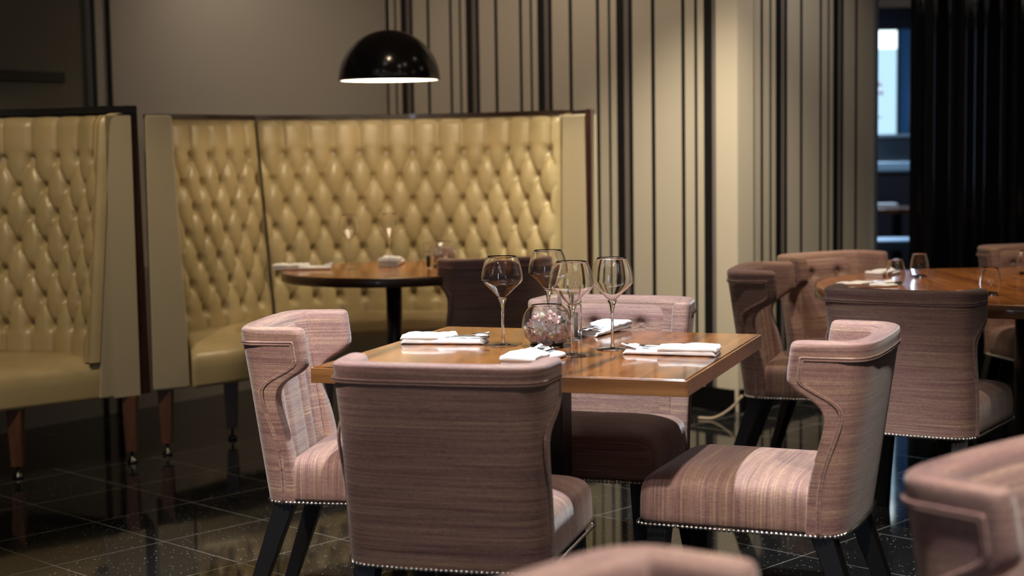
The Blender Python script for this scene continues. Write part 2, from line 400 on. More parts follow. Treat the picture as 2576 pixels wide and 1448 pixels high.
wp('window_frame', (.245, .03, 1.82), (.04, .05, 1.0), plain('grey_frame', (.2, .2, .23), .5))
al = bpy.data.lights.new('window_daylight', 'AREA'); al.energy = 40; al.color = COOL; al.shape = 'RECTANGLE'; al.size = .6; al.size_y = 1.0
ao = bpy.data.objects.new('window_daylight', al); COL.objects.link(ao); ao.location = (3.2, FY-.12, 1.8); ao.rotation_euler = (-PI/2, 0, 0)
t = thing('banquette', (3.45, 14.25, 0), 0, 'dark sofa back with pale top cushion seen through the doorway', 'sofa')
bm = BM(); box(bm, (0, 0, .66), (1.3, .16, .70)); link('backrest', bm, plain('dark_purple_cloth', (.02, .016, .022), .7), t, bevel=.03)
bm = BM(); box(bm, (0, -.01, 1.06), (1.3, .22, .085)); link('top_cushion', bm, plain('pale_blue_cushion', (.45, .62, .75), .5), t, bevel=.02)
bm = BM(); box(bm, (0, -.3, .2), (1.3, .5, .36)); link('seat', bm, plain('dark_purple_seat', (.02, .016, .022), .7), t, bevel=.03)
t = thing('side_table', (3.15, 13.1, 0), 0, 'brown tabletop glimpsed through the doorway', 'table')
bm = BM(); box(bm, (0, 0, .73), (.7, .6, .035)); link('tabletop', bm, M['wood_table'], t, bevel=.004, smooth=False)
bm = BM(); box(bm, (0, 0, .36), (.07, .07, .71)); link('pedestal', bm, M['black_trim'], t, smooth=False)
bm = BM(); box(bm, (0, 0, .008), (.4, .4, .016)); link('base', bm, M['black_trim'], t, smooth=False)
bm = BM(); box(bm, (0, 0, .020), (.20, .14, .040)); o = link('folded_napkin', bm, M['linen'], None, bevel=.006); o.location = (3.02, 13.0, .7475)
tag(o, 'white napkin on the far table beyond the doorway', 'napkin')
t = thing('footstool', (2.90, 12.2, 0), 0, 'low stool with pale blue top seen at the bottom of the doorway', 'stool')
bm = BM(); box(bm, (0, 0, .51), (.6, .4, .08)); link('cushion', bm, plain('pale_blue_stool', (.42, .62, .82), .5), t, bevel=.02)
for i in (-1, 1):
    for j in (-1, 1): bm = BM(); box(bm, (i*.25, j*.16, .235), (.04, .04, .47)); link('leg', bm, M['black_trim'], t, smooth=False)
slab('trim_5', (3.40, 14.86, 1.335), (.6, .32, .03), plain('pale_window_shelf', (.35, .38, .42), .5), bevel=.004)
vz = thing('potted_orchid', (3.33, 14.80, 1.35), 0, 'blurred flowering plant against the bright window beyond the doorway', 'plant')
bm = BM(); lathe(bm, [(0, 0), (.05, 0), (.065, .12), (.06, .12), (.045, .01)], 20); link('pot', bm, plain('white_pot', (.6, .6, .62), .4), vz)
bm = BM(); tube(bm, [(0, 0, .1), (.02, 0, .35), (.05, 0, .55), (.09, 0, .66)], .004, 6); link('stem', bm, plain('green_stem', (.03, .08, .03), .6), vz)
bm = BM()
for k in range(7):
    a = k*.9; tube(bm, [(0, 0, .11), (.06*math.cos(a), .06*math.sin(a), .22), (.12*math.cos(a), .12*math.sin(a), .20)], [.006, .014, .003], 6)
link('leaves', bm, plain('green_leaf', (.02, .07, .03), .5), vz)
for k, (x, z) in enumerate(((.05, .52), (.08, .60), (.03, .58), (.02, .45), (.09, .50))):
    bm = BM(); bmesh.ops.create_icosphere(bm, subdivisions=2, radius=.032, matrix=Matrix.Translation((x, -.01*k, z)) @ Matrix.Diagonal((1, .5, 1, 1))); link('flower', bm, plain('pink_flower', (.8, .55, .62), .6), vz)
vz.scale = (.75, .75, .75)
al = bpy.data.lights.new('corridor_daylight', 'AREA'); al.energy = 30; al.color = COOL; al.size = .8
ao = bpy.data.objects.new('corridor_daylight', al); COL.objects.link(ao); ao.location = (3.0, 12.6, 2.6)
# added glowing panel, unseen behind the camera, for streaks on the black panels
w3 = bpy.data.objects.new('added_streak_panel', None); COL.objects.link(w3); tag(w3, kind='structure'); w3.location = (-2.3, -1.6, 0); w3.rotation_euler = (0, 0, math.radians(-120))
streak_glow = NT('streak_panel_glow'); e = streak_glow.n('Emission', {0: (.55, .72, 1.0, 1), 1: 7.0}); streak_glow.t.links.new(e.outputs[0], streak_glow.out.inputs[0])
bm = BM(); box(bm, (0, 0, 1.65), (.01, .42, 1.9)); link('pane', bm, streak_glow.m, w3, smooth=False)
bm = BM()
for c_, s_ in (((0, 0, .67), (.06, .54, .06)), ((0, 0, 2.63), (.06, .54, .06)), ((0, .24, 1.65), (.06, .06, 2.0)), ((0, -.24, 1.65), (.06, .06, 2.0))): box(bm, c_, s_)
link('window_frame', bm, M['black_trim'], w3, smooth=False)  # border of the added glowing panel

# ------------------------------------------------------------------ dining chair
HT, HN = .828, .350
LT = [(.345, .085), (.42, .098), (.50, .100), (.58, .084), (.635, .078), (.665, .092), (.688, .125), (.705, .165), (.722, .184), (.74, .188), (.84, .188)]
def chair_frame(z):
    t = (z-HN)/(HT-HN)
    yr = lerp(-.226, -.294, t); hw = lerp(.238, .243, t)+.006*max(0, (z-.68)/.15)
    return yr, hw
def chair_plan(z, L, off):
    """outline of the back at height z, front-left edge round to front-right edge, offset inwards by off"""
    yr, hw = chair_frame(z); r = .060; pts = []
    fl = .011 if z > .68 else .004
    yf = yr+L
    def side(s):
        out = []
        for f in (1.0, .72, .40, .0):
            y = lerp(yr+r, yf, f) if yf > yr+r else lerp(yr+r*.5, yf, f)
            out.append((s*(hw-off+fl*f*(L/.19)), y))
        return out
    def corner(s):
        out = []
        for a in (30, 62):
            q = math.radians(a); out.append((s*(hw-off-(r-off*.3)*(1-math.cos(q))), yr+off+(r-off*.3)*(1-math.sin(q))))
        return out
    pts += side(-1)+corner(-1)
    for f in (-.72, -.36, 0, .36, .72):
        pts.append((f*(hw-off), yr+off-.014*(1-f*f)))
    pts += list(reversed(corner(1)))+list(reversed(side(1)))
    return pts
def build_chair():
    root = thing('dining_chair', (0, 0, 0), 0, 'x', 'chair')
    zs = [.346, .358, .40, .46, .52, .58, .63, .66, .684, .704, .722, .742, .775, .806, HT]
    bm = BM(); O = []; I = []
    for z in zs:
        L = table_fn(LT, z)
        th = .056 if z < HT-.001 else .050
        O.append([bm.verts.new((x, y, z)) for x, y in chair_plan(z, L, 0)])
        I.append([bm.verts.new((x, y, z)) for x, y in chair_plan(z, L, th)])
    n = len(O[0])
    for a in range(len(zs)-1):
        for i in range(n-1):
            bm.faces.new((O[a][i], O[a][i+1], O[a+1][i+1], O[a+1][i])); bm.faces.new((I[a][i+1], I[a][i], I[a+1][i], I[a+1][i+1]))
        bm.faces.new((O[a][0], O[a+1][0], I[a+1][0], I[a][0])); bm.faces.new((O[a][-1], I[a][-1], I[a+1][-1], O[a+1][-1]))
    for i in range(n-1):
        bm.faces.new((O[0][i+1], O[0][i], I[0][i], I[0][i+1])); bm.faces.new((O[-1][i], O[-1][i+1], I[-1][i+1], I[-1][i]))
    back = link('backrest', bm, M['fabric'], root, sub=2)
    # tufted inner pad with two buttons above one
    bm = BM(); NX, NZ = 46, 40; P = []
    btn = [(-.075, .735), (.075, .735)]
    for i in range(NX+1):
        row = []
        for j in range(NZ+1):
            z = lerp(.44, .806, j/NZ); yr, hw = chair_frame(z)
            x = lerp(-(hw-.085), hw-.085, i/NX)
            ex = min(i, NX-i)/NX; ez = min(j, NZ-j)/NZ
            h = .022*min(1, ex*9)**.5*min(1, (NZ-j)/NZ*9)**.5
            for bx, bz in btn:
                d = math.hypot(x-bx, z-bz); h -= .022*math.exp(-(d/.022)**2)
                if z < bz: h -= .008*math.exp(-((x-bx)/.016)**2)*min(1, (bz-z)/.03)
            row.append((x, yr+.050-.014*(1-(x/hw)**2)+h, z))
        P.append(row)
    V = grid(bm, P)
    link('back_pad', bm, M['fabric'], root)
    for bx, bz in btn:
        bm = BM(); yr, hw = chair_frame(bz)
        bmesh.ops.create_uvsphere(bm, u_segments=12, v_segments=8, radius=.0085, matrix=Matrix.Translation((bx, yr+.042, bz)) @ Matrix.Diagonal((1, .55, 1, 1)))
        link('button', bm, M['fabric'], root)
    # seat
    bm = BM(); nx, ny = 12, 12; zl = [HN-.002, HN+.012, .40, .444, .464]
    hxf, hxr, yf, yb = .244, .236, .287, -.17
    def outline(inset):
        pts = []
        def hx(y): return lerp(hxr, hxf, (y-yb)/(yf-yb))-inset
        for i in range(ny+1): y = lerp(yb+inset, yf-inset, i/ny); pts.append((hx(y), y))
        for i in range(1, nx+1): pts.append((lerp(1, -1, i/nx)*hx(yf), yf-inset))
        for i in range(1, ny+1): y = lerp(yf-inset, yb+inset, i/ny); pts.append((-hx(y), y))
        for i in range(1, nx): pts.append((lerp(-1, 1, i/nx)*hx(yb), yb+inset))
        # round the plan corners at the front
        out = []
        for x, y in pts:
            dx = abs(x)-(hx(y)-.03); dy = y-(yf-inset-.03)
            if dx > 0 and dy > 0:
                m = max(dx, dy); l = math.hypot(dx, dy); k = m/l if l else 1
                x = math.copysign(hx(y)-.03+dx*k, x); y = yf-inset-.03+dy*k
            out.append((x, y))
        return out
    ins = [0, 0, .0, .002, .012]
    rings = [[bm.verts.new((x, y, z)) for x, y in outline(i)] for z, i in zip(zl, ins)]
    for k, (zz, i) in enumerate(((.478, .036), (.487, .08), (.493, .14), (.496, .20))):
        rings.append([bm.verts.new((x, y, zz)) for x, y in outline(i)])
    m = len(rings[0])
    for a in range(len(rings)-1):
        for i in range(m): bm.faces.new((rings[a][i], rings[a][(i+1) % m], rings[a+1][(i+1) % m], rings[a+1][i]))
    bm.faces.new(rings[-1]); bm.faces.new(list(reversed(rings[0])))
    link('seat', bm, M['seatfab'], root, sub=1)
    # double piping round the outer face
    def piping(ins):
        pts = []
        zt = HT-.040-ins
        def outer(z, d):  # d = distance back from the front edge
            yr, hw = chair_frame(z); L = table_fn(LT, z); fl = .011 if z > .68 else .004
            f = max(0, (L-d-.06)/max(.001, L-.06)); return (hw+fl*f*(L/.19)+.0005, yr+L-d)
        for z in [HN+.004, .40, .46, .52, .58, .62, .645, .665, .683, .70, .715, .73]:
            d = .031+ins+table_fn([(.60, 0), (.66, .010), (.705, .018), (.73, .002)], z)
            x, y = outer(z, d); pts.append((x, y, z))
        for z in (.750, .767, zt-.006): x, y = outer(z, .033+ins); pts.append((x, y, z))
        yr, hw = chair_frame(zt)
        for d in (.035+ins, .06, .09, .12): x, y = outer(zt, d); pts.append((x, y, zt))
        for a in (15, 35, 55, 75):
            q = math.radians(a); pts.append((hw+.0015-.06*(1-math.cos(q)), yr-.0015+.06*(1-math.sin(q)), zt))
        right = pts; left = [(-x, y, z) for x, y, z in reversed(pts)]
        mid = [(f*(hw-.05), yr-.001-.0135*(1-(f*.8)**2), zt) for f in (.8, .5, .25, 0, -.25, -.5, -.8)]
        al_ = [Vector(q) for q in right+mid+left]; out = []
        for i in range(len(al_)-1):
            p0, p1, p2, p3 = al_[max(0, i-1)], al_[i], al_[i+1], al_[min(len(al_)-1, i+2)]
            for t_ in (0, .33, .66): out.append(.5*((2*p1)+(p2-p0)*t_+(2*p0-5*p1+4*p2-p3)*t_*t_+(3*p1-p0-3*p2+p3)*t_**3))
        return out+[al_[-1]]
    bm = BM()
    for ins in (0, .0062): tube(bm, piping(ins), .0030, 6)
    link('piping', bm, M['fabric'], root)
    # nailheads
    bm = BM()
    def dome(x, y, nx_, ny_):
        rot = Vector((nx_, ny_, 0)).to_track_quat('Z', 'Y').to_matrix().to_4x4()
        mt = Matrix.Translation((x, y, HN+.003)) @ rot
        R = []
        for r, h in ((.0054, 0), (.0044, .0030), (.0020, .0046)):
            R.append([bm.verts.new(mt @ Vector((r*math.cos(2*PI*k/8), r*math.sin(2*PI*k/8), h))) for k in range(8)])
        for a in range(2):
            for k in range(8): bm.faces.new((R[a][k], R[a][(k+1) % 8], R[a+1][(k+1) % 8], R[a+1][k]))
        bm.faces.new(R[2])
    yr, hw = chair_frame(HN)
    peri = []
    N = 40
    per = Path([(x, y) for x, y in [(0, yf), (.12, yf), (.222, yf-.001), (.237, yf-.008), (.2435, yf-.03), (.242, .15), (.240, 0), (.239, -.10), (hw, -.15), (hw-.002, yr+.05), (hw-.018, yr+.016), (hw-.05, yr), (.10, yr-.011), (0, yr-.013)]], smooth=False)
    nn_ = int(per.L/.0118)
    for i in range(nn_+1):
        u = per.L*i/nn_; p = per.at(u); tg = per.tan(u); nx_, ny_ = -tg.y, tg.x
        if nx_*p.x+ny_*p.y < 0: nx_, ny_ = -nx_, -ny_
        for s in ((1, -1) if 0 < i < nn_ else (1,)): dome(s*(p.x+nx_*.001), p.y+ny_*.001, s*nx_, ny_)
    link('nailhead_trim', bm, M['chrome'], root)
    for sx in (-1, 1):
        for sy in (-1, 1):
            bm = BM()
            tx, ty = sx*.192, (-.170 if sy < 0 else .235); bx, by = sx*.215, (-.30 if sy < 0 else .262)
            a, b = .028, .018
            lo = [bm.verts.new((bx+i*b, by+j*b, 0)) for i, j in ((-1, -1), (1, -1), (1, 1), (-1, 1))]
            hi = [bm.verts.new((tx+i*a, ty+j*a, HN+.02)) for i, j in ((-1, -1), (1, -1), (1, 1), (-1, 1))]
            bm.faces.new(lo); bm.faces.new(hi)
            for k in range(4): bm.faces.new((lo[k], lo[(k+1) % 4], hi[(k+1) % 4], hi[k]))
            link('leg', bm, M['black_wood'], root, smooth=False, bevel=.003)
    return root
CH = [
 (.659, 4.065, 67, 'mauve dining chair at the right side of the square table, seat half in shadow', 'chairs around the square table'),
 (-.415, 4.452, -98.5, 'mauve dining chair at the left side of the square table, facing right', 'chairs around the square table'),
 (-.106, 3.757, -15, 'mauve dining chair seen from behind, in front of the square table', 'chairs around the square table'),
 (.252, 4.76, 161, 'mauve dining chair on the far side of the square table, its front facing the camera', 'chairs around the square table'),
 (1.358, 5.305, -32, 'mauve dining chair seen from behind at the large round table on the right', 'chairs around the large round table'),
 (1.142, 6.072, -108, 'mauve dining chair at the left edge of the large round table, facing right', 'chairs around the large round table'),
 (1.455, 6.62, -148, 'mauve dining chair at the back left of the large round table, button tufting visible', 'chairs around the large round table'),
 (2.36, 6.92, 192, 'mauve dining chair behind the large round table at the right edge of the photo', 'chairs around the large round table'),
 (.912, 2.225, -136, 'blurred mauve dining chair in the foreground, lower right corner', 'foreground chairs'),
 (.200, 1.535, -130, 'top edge of a blurred pale pink dining chair, bottom centre of the foreground', 'foreground chairs'),
 (-.145, 7.06, 27, 'dark shadowed mauve dining chair tucked at the small round booth table', None),
]
chair0 = build_chair()
for i, (x, y, a, lab, grp) in enumerate(CH):
    c = chair0 if i == 0 else copy_tree(chair0)
    c.location = (x, y, 0); c.rotation_euler = (0, 0, math.radians(a)); c['label'] = lab
    if grp: c['group'] = grp
    elif 'group' in c: del c['group']

# ------------------------------------------------------------------ tables
TA = -.3397; TC = Vector((.101, 4.30)); TW, TDp, TT = .967, .928, .041
t = thing('dining_table', (TC.x, TC.y, 0), TA, 'square walnut pedestal dining table set with four wine glasses', 'table')
bm = BM(); box(bm, (0, 0, .75-TT/2), (TW-.006, TDp-.006, TT)); link('tabletop', bm, M['wood_table'], t, smooth=False, bevel=.0022)
bm = BM()
for c, s in (((0, -TDp/2, .75-TT/2-.001), (TW, .006, TT-.003)), ((0, TDp/2, .75-TT/2-.001), (TW, .006, TT-.003)), ((TW/2, 0, .75-TT/2-.001), (.006, TDp, TT-.003)), ((-TW/2, 0, .75-TT/2-.001), (.006, TDp, TT-.003))): box(bm, c, s)
link('edge_banding', bm, M['wood_edge'], t, smooth=False, bevel=.0012)
bm = BM(); box(bm, (0, 0, .36), (.09, .09, .70)); link('pedestal', bm, M['black_wood'], t, smooth=False, bevel=.004)
bm = BM(); box(bm, (0, 0, .009), (.5, .5, .018)); link('base_plate', bm, M['black_wood'], t, smooth=False, bevel=.004)
def round_table(loc, r, th, label, colr=.038, rim='wood_rim'):
    t = thing('round_table', loc, 0, label, 'table')
    bm = BM(); lathe(bm, [(0, .75-th), (r-.012, .75-th), (r-.004, .75-th+.003), (r-.004, .747), (r-.008, .75), (0, .75)], 96); link('tabletop', bm, M['wood_round'], t, smooth=False)
    bm = BM(); lathe(bm, [(r-.005, .75-th+.001), (r, .75-th+.003), (r, .7475), (r-.0045, .7492)], 96); link('rim', bm, M[rim], t)
    bm = BM(); lathe(bm, [(0, .012), (colr, .012), (colr, .75-th), (0, .75-th)], 32); link('pedestal', bm, M['black_wood'], t)
    bm = BM(); lathe(bm, [(0, 0), (.24, 0), (.24, .010), (.22, .018), (0, .02)], 48); link('base_plate', bm, M['black_wood'], t)
    return t
RT = Vector((-.536, 7.25)); BT = Vector((1.97, 6.02))
round_table((RT.x, RT.y, 0), .505, .042, 'small round walnut table inside the curved booth', .036)
bt = round_table((BT.x, BT.y, 0), .815, .048, 'large round walnut table at the right edge with tumblers', .07, 'wood_edge')

# ------------------------------------------------------------------ booths
PITCH, ROWH, ZTOP, NROW = .134, .1155, 1.268, 7
def tuft_h(u, z, phase):
    s = (u-phase)/PITCH; j = (ZTOP-z)/ROWH
    def cr(v, e): return abs(math.sin(PI*v))**e
    dia = cr(s+j/2, .26)*cr(s-j/2, .26)
    if j < 0:
        k = min(1, -j/.45); k = k*k*(3-2*k); d = dia*(1-k)+cr(s, .20)*k
    elif j > NROW-1:
        k = min(1, (j-NROW+1)/.45); k = k*k*(3-2*k); d = dia*(1-k)+cr(s+(NROW-1)/2, .20)*k
    else: d = dia
    jr = round(min(max(j, 0), NROW-1)); sr = (s-.5*(jr % 2)); du = (sr-round(sr))*PITCH; dz = (j-jr)*ROWH
    return d-.85*math.exp(-(du*du+dz*dz)/(.018**2))
def booth_back(name, path, side, z0, z1, recl, depth, parent, off, phase, border=0.0):
    """side=+1: sitter is on the left of the travel direction"""
    bm = BM(); nu = int(path.L/.0085); nv = int((z1-z0)/.0085); P = []
    def base(u, z):
        p = path.at(u); tg = path.tan(u); n = Vector((-tg.y, tg.x))*side
        k = 1-(z-z0)/(z1-z0); return p, n, recl*k
    for i in range(nu+1):
        u = path.L*i/nu; row = []
        for j in range(nv+1):
            z = lerp(z0, z1, j/nv); p, n, r = base(u, z)
            e = min(1, min(i, nu-i)/nu*path.L/.03)**.5
            h = depth*tuft_h(u, z, phase)*(.25+.75*e)
            if u < border: h = depth*(.90-.5*math.exp(-((border-u)/.006)**2))
            top = max(0, (z-(z1-.05))/.05); h2 = depth*.9; r2 = r+h-(1-math.sqrt(max(0, 1-top*top)))*.05
            q = p+n*r2; row.append((q.x, q.y, z))
        P.append(row)
    for end in (0, -1):   # turn the leather under at both ends
        p, n, r = base(0 if end == 0 else path.L, z0); fl = [(x-n.x*.045, y-n.y*.045, z) for x, y, z in P[end]]
        P.insert(0, fl) if end == 0 else P.append(fl)
    grid(bm, P)
    o = link(name, bm, M['leather'], parent, off=off)
    pts = []
    for r_ in range(NROW):
        z = ZTOP-r_*ROWH; s0 = phase+(.5*PITCH if r_ % 2 else 0); k = math.floor((0-s0)/PITCH)+1
        while s0+k*PITCH < path.L-.015:
            u = s0+k*PITCH
            if u > max(.015, border+.012): p, n, r = base(u, z); q = p+n*(r-.016); pts.append((Vector((q.x, q.y, z)), n))
            k += 1
    return o, pts
bmB = BM(); bmesh.ops.create_uvsphere(bmB, u_segments=12, v_segments=8, radius=.0115); bmesh.ops.scale(bmB, verts=bmB.verts, vec=(1, .5, 1))
btn_me = bpy.data.meshes.new('button'); bmB.to_mesh(btn_me); bmB.free(); btn_me.materials.append(M['leather'])
for p_ in btn_me.polygons: p_.use_smooth = True
def add_buttons(pts, parent, off, limit=100):
    pts = sorted(pts, key=lambda q: q[0].y)
    for p, n in pts[:limit]:
        o = bpy.data.objects.new('button', btn_me); COL.objects.link(o); o.parent = parent
        o.location = p-Vector(off); o.rotation_euler = (0, 0, math.atan2(n.y, n.x)-PI/2)
    if len(pts) > limit:
        bm = BM()
        for p, n in pts[limit:]: bmesh.ops.create_uvsphere(bm, u_segments=10, v_segments=6, radius=.010, matrix=Matrix.Translation(p) @ Matrix.Diagonal((1, .6, 1, 1)))
        tag(link('button', bm, M['leather'], parent, off=off), kind='stuff')
def path_slab(bm, path, side, o0, o1, z0, z1, n=60):
    a = []; 
    for i in range(n+1):
        u = path.L*i/n; p = path.at(u); tg = path.tan(u); nn = Vector((-tg.y, tg.x))*side
        q0 = p+nn*o0; q1 = p+nn*o1
        a.append([bm.verts.new((q0.x, q0.y, z0)), bm.verts.new((q1.x, q1.y, z0)), bm.verts.new((q1.x, q1.y, z1)), bm.verts.new((q0.x, q0.y, z1))])
    for A, B in zip(a, a[1:]):
        for k in range(4): bm.faces.new((A[k], A[(k+1) % 4], B[(k+1) % 4], B[k]))
    bm.faces.new(a[0]); bm.faces.new(a[-1])
def seat_loft(bm, back, front, n=70, rise=.05):
    rows = []
    for i in range(n+1):
        f = i/n; b = back.at(back.L*f); fr = front.at(front.L*f); d = (b-fr); L = d.length; d.normalize()
        prof = [(0, .285), (0, .30), (-.004, .36), (0, .40), (.012, .424), (.035, .436), (.08, .447)]
        row = []
        for a, z in prof: a = min(a, L); q = fr+d*a; row.append((q.x, q.y, z))
        for g in (.35, .6, .8, 1.0): a = max(.08, L*g) if L > .1 else L; q = fr+d*a; row.append((q.x, q.y, 0.447+rise*g if L > .1 else .447))
        row.append((b.x, b.y, .285)); rows.append(row)
    V = grid(bm, rows)
    bm.faces.new(V[0]); bm.faces.new(V[-1])
    for A, B in zip(V, V[1:]): bm.faces.new((A[0], B[0], B[-1], A[-1]))
def booth_leg(parent, x, y, off):
    bm = BM(); a, b = .030, .021
    lo = [bm.verts.new((x+i*b, y+j*b, .05)) for i, j in ((-1, -1), (1, -1), (1, 1), (-1, 1))]; hi = [bm.verts.new((x+i*a, y+j*a, .287)) for i, j in ((-1, -1), (1, -1), (1, 1), (-1, 1))]
    bm.faces.new(lo); bm.faces.new(hi)
    for k in range(4): bm.faces.new((lo[k], lo[(k+1) % 4], hi[(k+1) % 4], hi[k]))
    l = link('leg', bm, M['wood_leg'], parent, smooth=False, bevel=.002, off=off)
    bm = BM(); lathe(bm, [(0, 0), (.020, 0), (.022, .008), (.016, .016), (.006, .022), (.006, .052), (0, .052)], 20, c=(x, y, 0)); link('adjustable_foot', bm, plain('foot_metal', (.12, .12, .12), .2, Metallic=1.0), l, off=off)
# --- booth in the middle
B2o = (-.55, 7.6, 0)
b2 = thing('curved_booth', B2o, 0, 'curved high-backed cream leather booth wrapping the small round table', 'booth')
left = Path([(-1.555, 7.185), (-1.41, 7.44), (-1.235, 7.75)]); main = Path([(-1.235, 7.75), (-.92, 7.94), (-.5, 8.02), (-.1, 7.91), (.245, 7.62)])
_, p1 = booth_back('side_back', left, -1, .44, 1.45, .085, .034, b2, B2o, .02)
_, p2 = booth_back('main_back', main, -1, .44, 1.45, .085, .034, b2, B2o, .145)
add_buttons(p1+p2, b2, B2o)
bm = BM()
for pth in (left, main): path_slab(bm, pth, -1, -.10, .012, .285, 1.44)
link('back_shell', bm, M['leather_plain'], b2, off=B2o, smooth=False)
bm = BM()
for pth in (left, main): path_slab(bm, pth, -1, -.10, .022, 1.441, 1.462)
link('top_trim', bm, M['wood_dark'], b2, off=B2o, smooth=False)
bm = BM(); tube(bm, [(-1.235+.075*(1-f)+.022, 7.75-.045*(1-f)-.040, lerp(.45, 1.44, f)) for f in [i/10 for i in range(11)]], .006, 8); link('seam', bm, plain('dark_seam', (.05, .04, .02), .6), b2, off=B2o)
bm = BM(); prism(bm, [(-1.524, 6.717), (-1.384, 6.815), (-1.47, 7.26), (-1.60, 7.24)], .285, 1.45, [(-1.524, 6.735), (-1.425, 6.81), (-1.52, 7.26), (-1.62, 7.24)]); link('wing', bm, M['leather_plain'], b2, bevel=.012, off=B2o)
bm = BM(); prism(bm, [(.225, 7.60), (.355, 7.42), (.42, 7.50), (.30, 7.70)], .285, 1.44, [(.245, 7.62), (.350, 7.47), (.41, 7.55), (.32, 7.72)]); link('wing', bm, M['leather_plain'], b2, bevel=.012, off=B2o)
bm = BM(); prism(bm, [(.352, 7.44), (.376, 7.45), (.40, 7.55), (.33, 7.80), (.30, 7.79), (.37, 7.55)], .285, 1.462); link('wood_end', bm, M['wood_dark'], b2, smooth=False, bevel=.003, off=B2o)
bk = Path([(-1.46, 7.12), (-1.33, 7.41), (-1.17, 7.67), (-.90, 7.85), (-.5, 7.93), (-.12, 7.83), (.16, 7.58), (.24, 7.50)])
fr = Path([(-1.37, 6.80), (-1.185, 7.0), (-1.02, 7.3), (-.80, 7.52), (-.5, 7.60), (-.2, 7.54), (.08, 7.38), (.26, 7.32)])
bm = BM(); seat_loft(bm, bk, fr); link('seat', bm, M['emboss'], b2, off=B2o)
for x, y in ((-1.488, 6.80), (-1.27, 7.15), (.30, 7.46), (-.9, 7.7)): booth_leg(b2, x, y, B2o)
# --- booth at the left edge
B1o = (-2.0, 6.5, 0)
b1 = thing('curved_booth', B1o, 0, 'high-backed cream leather booth cut off by the left edge of the photo', 'booth')
bp = Path([(-1.635, 6.572), (-1.75, 6.71), (-1.86, 6.79), (-1.98, 6.84), (-2.11, 6.865), (-2.24, 6.865), (-2.42, 6.83), (-2.65, 6.70), (-2.84, 6.46), (-2.93, 6.15), (-2.96, 5.85)])
_, p1 = booth_back('tufted_back', bp, 1, .44, 1.455, .085, .038, b1, B1o, .085, border=.030)
add_buttons(p1, b1, B1o)
bm = BM(); path_slab(bm, bp, 1, -.10, .014, .285, 1.445); link('back_shell', bm, M['leather_plain'], b1, off=B1o, smooth=False)
bm = BM(); path_slab(bm, bp, 1, -.12, .02, 1.456, 1.484); link('top_trim', bm, M['black_trim'], b1, off=B1o, smooth=False)
bm = BM(); prism(bm, [(-1.700, 6.525), (-1.568, 6.655), (-1.70, 6.90), (-1.86, 6.77)], .285, 1.452, [(-1.652, 6.568), (-1.562, 6.655), (-1.70, 6.90), (-1.79, 6.80)]); link('wing', bm, M['leather_plain'], b1, bevel=.010, off=B1o)
bm = BM(); prism(bm, [(-1.566, 6.650), (-1.528, 6.690), (-1.62, 6.95), (-1.66, 6.93)], .285, 1.487, [(-1.590, 6.660), (-1.546, 6.700), (-1.62, 6.95), (-1.66, 6.93)]); link('wood_end', bm, M['wood_dark'], b1, smooth=False, bevel=.002, off=B1o)
bk = Path([(-1.70, 6.57), (-1.78, 6.64), (-1.90, 6.71), (-2.02, 6.75), (-2.2, 6.77), (-2.42, 6.73), (-2.6, 6.60), (-2.76, 6.38), (-2.84, 6.12), (-2.87, 5.86)])
fr = Path([(-1.69, 6.545), (-1.83, 6.42), (-2.024, 6.254), (-2.22, 6.09), (-2.38, 5.96), (-2.52, 5.84), (-2.60, 5.76), (-2.70, 5.68)])
bm = BM(); seat_loft(bm, bk, fr, rise=.02); link('seat', bm, M['emboss'], b1, off=B1o)
for x, y in ((-1.60, 6.63), (-1.99, 6.34), (-2.72, 5.86), (-2.4, 6.6)): booth_leg(b1, x, y, B1o)

# ------------------------------------------------------------------ pendant lamp
LP = (RT.x, RT.y, 1.598)
t = thing('pendant_lamp', LP, 0, 'black dome pendant lamp with glowing white inside over the small round table', 'lamp')
bm = BM(); R = .226
lathe(bm, [(R*math.cos(a), R*math.sin(a)*.98) for a in [math.radians(3*k) for k in range(0, 30)]]+[(.0, R*.98)], 72); sh = link('shade', bm, plain('black_enamel', (.008, .007, .007), .16), t)
so = sh.modifiers.new('s', 'SOLIDIFY'); so.thickness = .002; so.offset = 1
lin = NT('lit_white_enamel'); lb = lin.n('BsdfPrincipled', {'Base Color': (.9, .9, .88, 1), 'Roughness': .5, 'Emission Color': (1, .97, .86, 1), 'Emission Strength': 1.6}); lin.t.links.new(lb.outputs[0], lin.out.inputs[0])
bm = BM(); r2 = R-.004
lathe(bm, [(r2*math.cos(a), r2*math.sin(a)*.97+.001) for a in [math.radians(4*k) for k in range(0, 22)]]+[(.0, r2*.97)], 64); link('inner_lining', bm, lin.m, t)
bm = BM(); lathe(bm, [(R+.001, -.0015), (R+.0012, .0015), (R-.006, .0015), (R-.006, -.0015)], 72, closed=True); link('rim', bm, M['black_trim'], t)
bm = BM(); bmesh.ops.create_uvsphere(bm, u_segments=20, v_segments=12, radius=.032, matrix=Matrix.Translation((0, 0, .125)))
bu = NT('bulb'); e = bu.n('Emission', {0: (1, .9, .7, 1), 1: 12}); bu.t.links.new(e.outputs[0], bu.out.inputs[0]); link('bulb', bm, bu.m, t)
bm = BM(); tube(bm, [(0, 0, R*.97), (0, 0, 2.8-LP[2])], .0025, 8); link('cord', bm, M['black_trim'], t)
bm = BM(); lathe(bm, [(0, 1.20), (.05, 1.20), (.05, 1.17), (.012, 1.15), (0, 1.15)], 24); link('canopy', bm, M['black_trim'], t)
l = bpy.data.lights.new('pendant_light', 'POINT'); l.energy = 8; l.color = (1, .76, .46); l.shadow_soft_size = .025
o = bpy.data.objects.new('pendant_light', l); COL.objects.link(o); o.location = (LP[0], LP[1], LP[2]+.062)

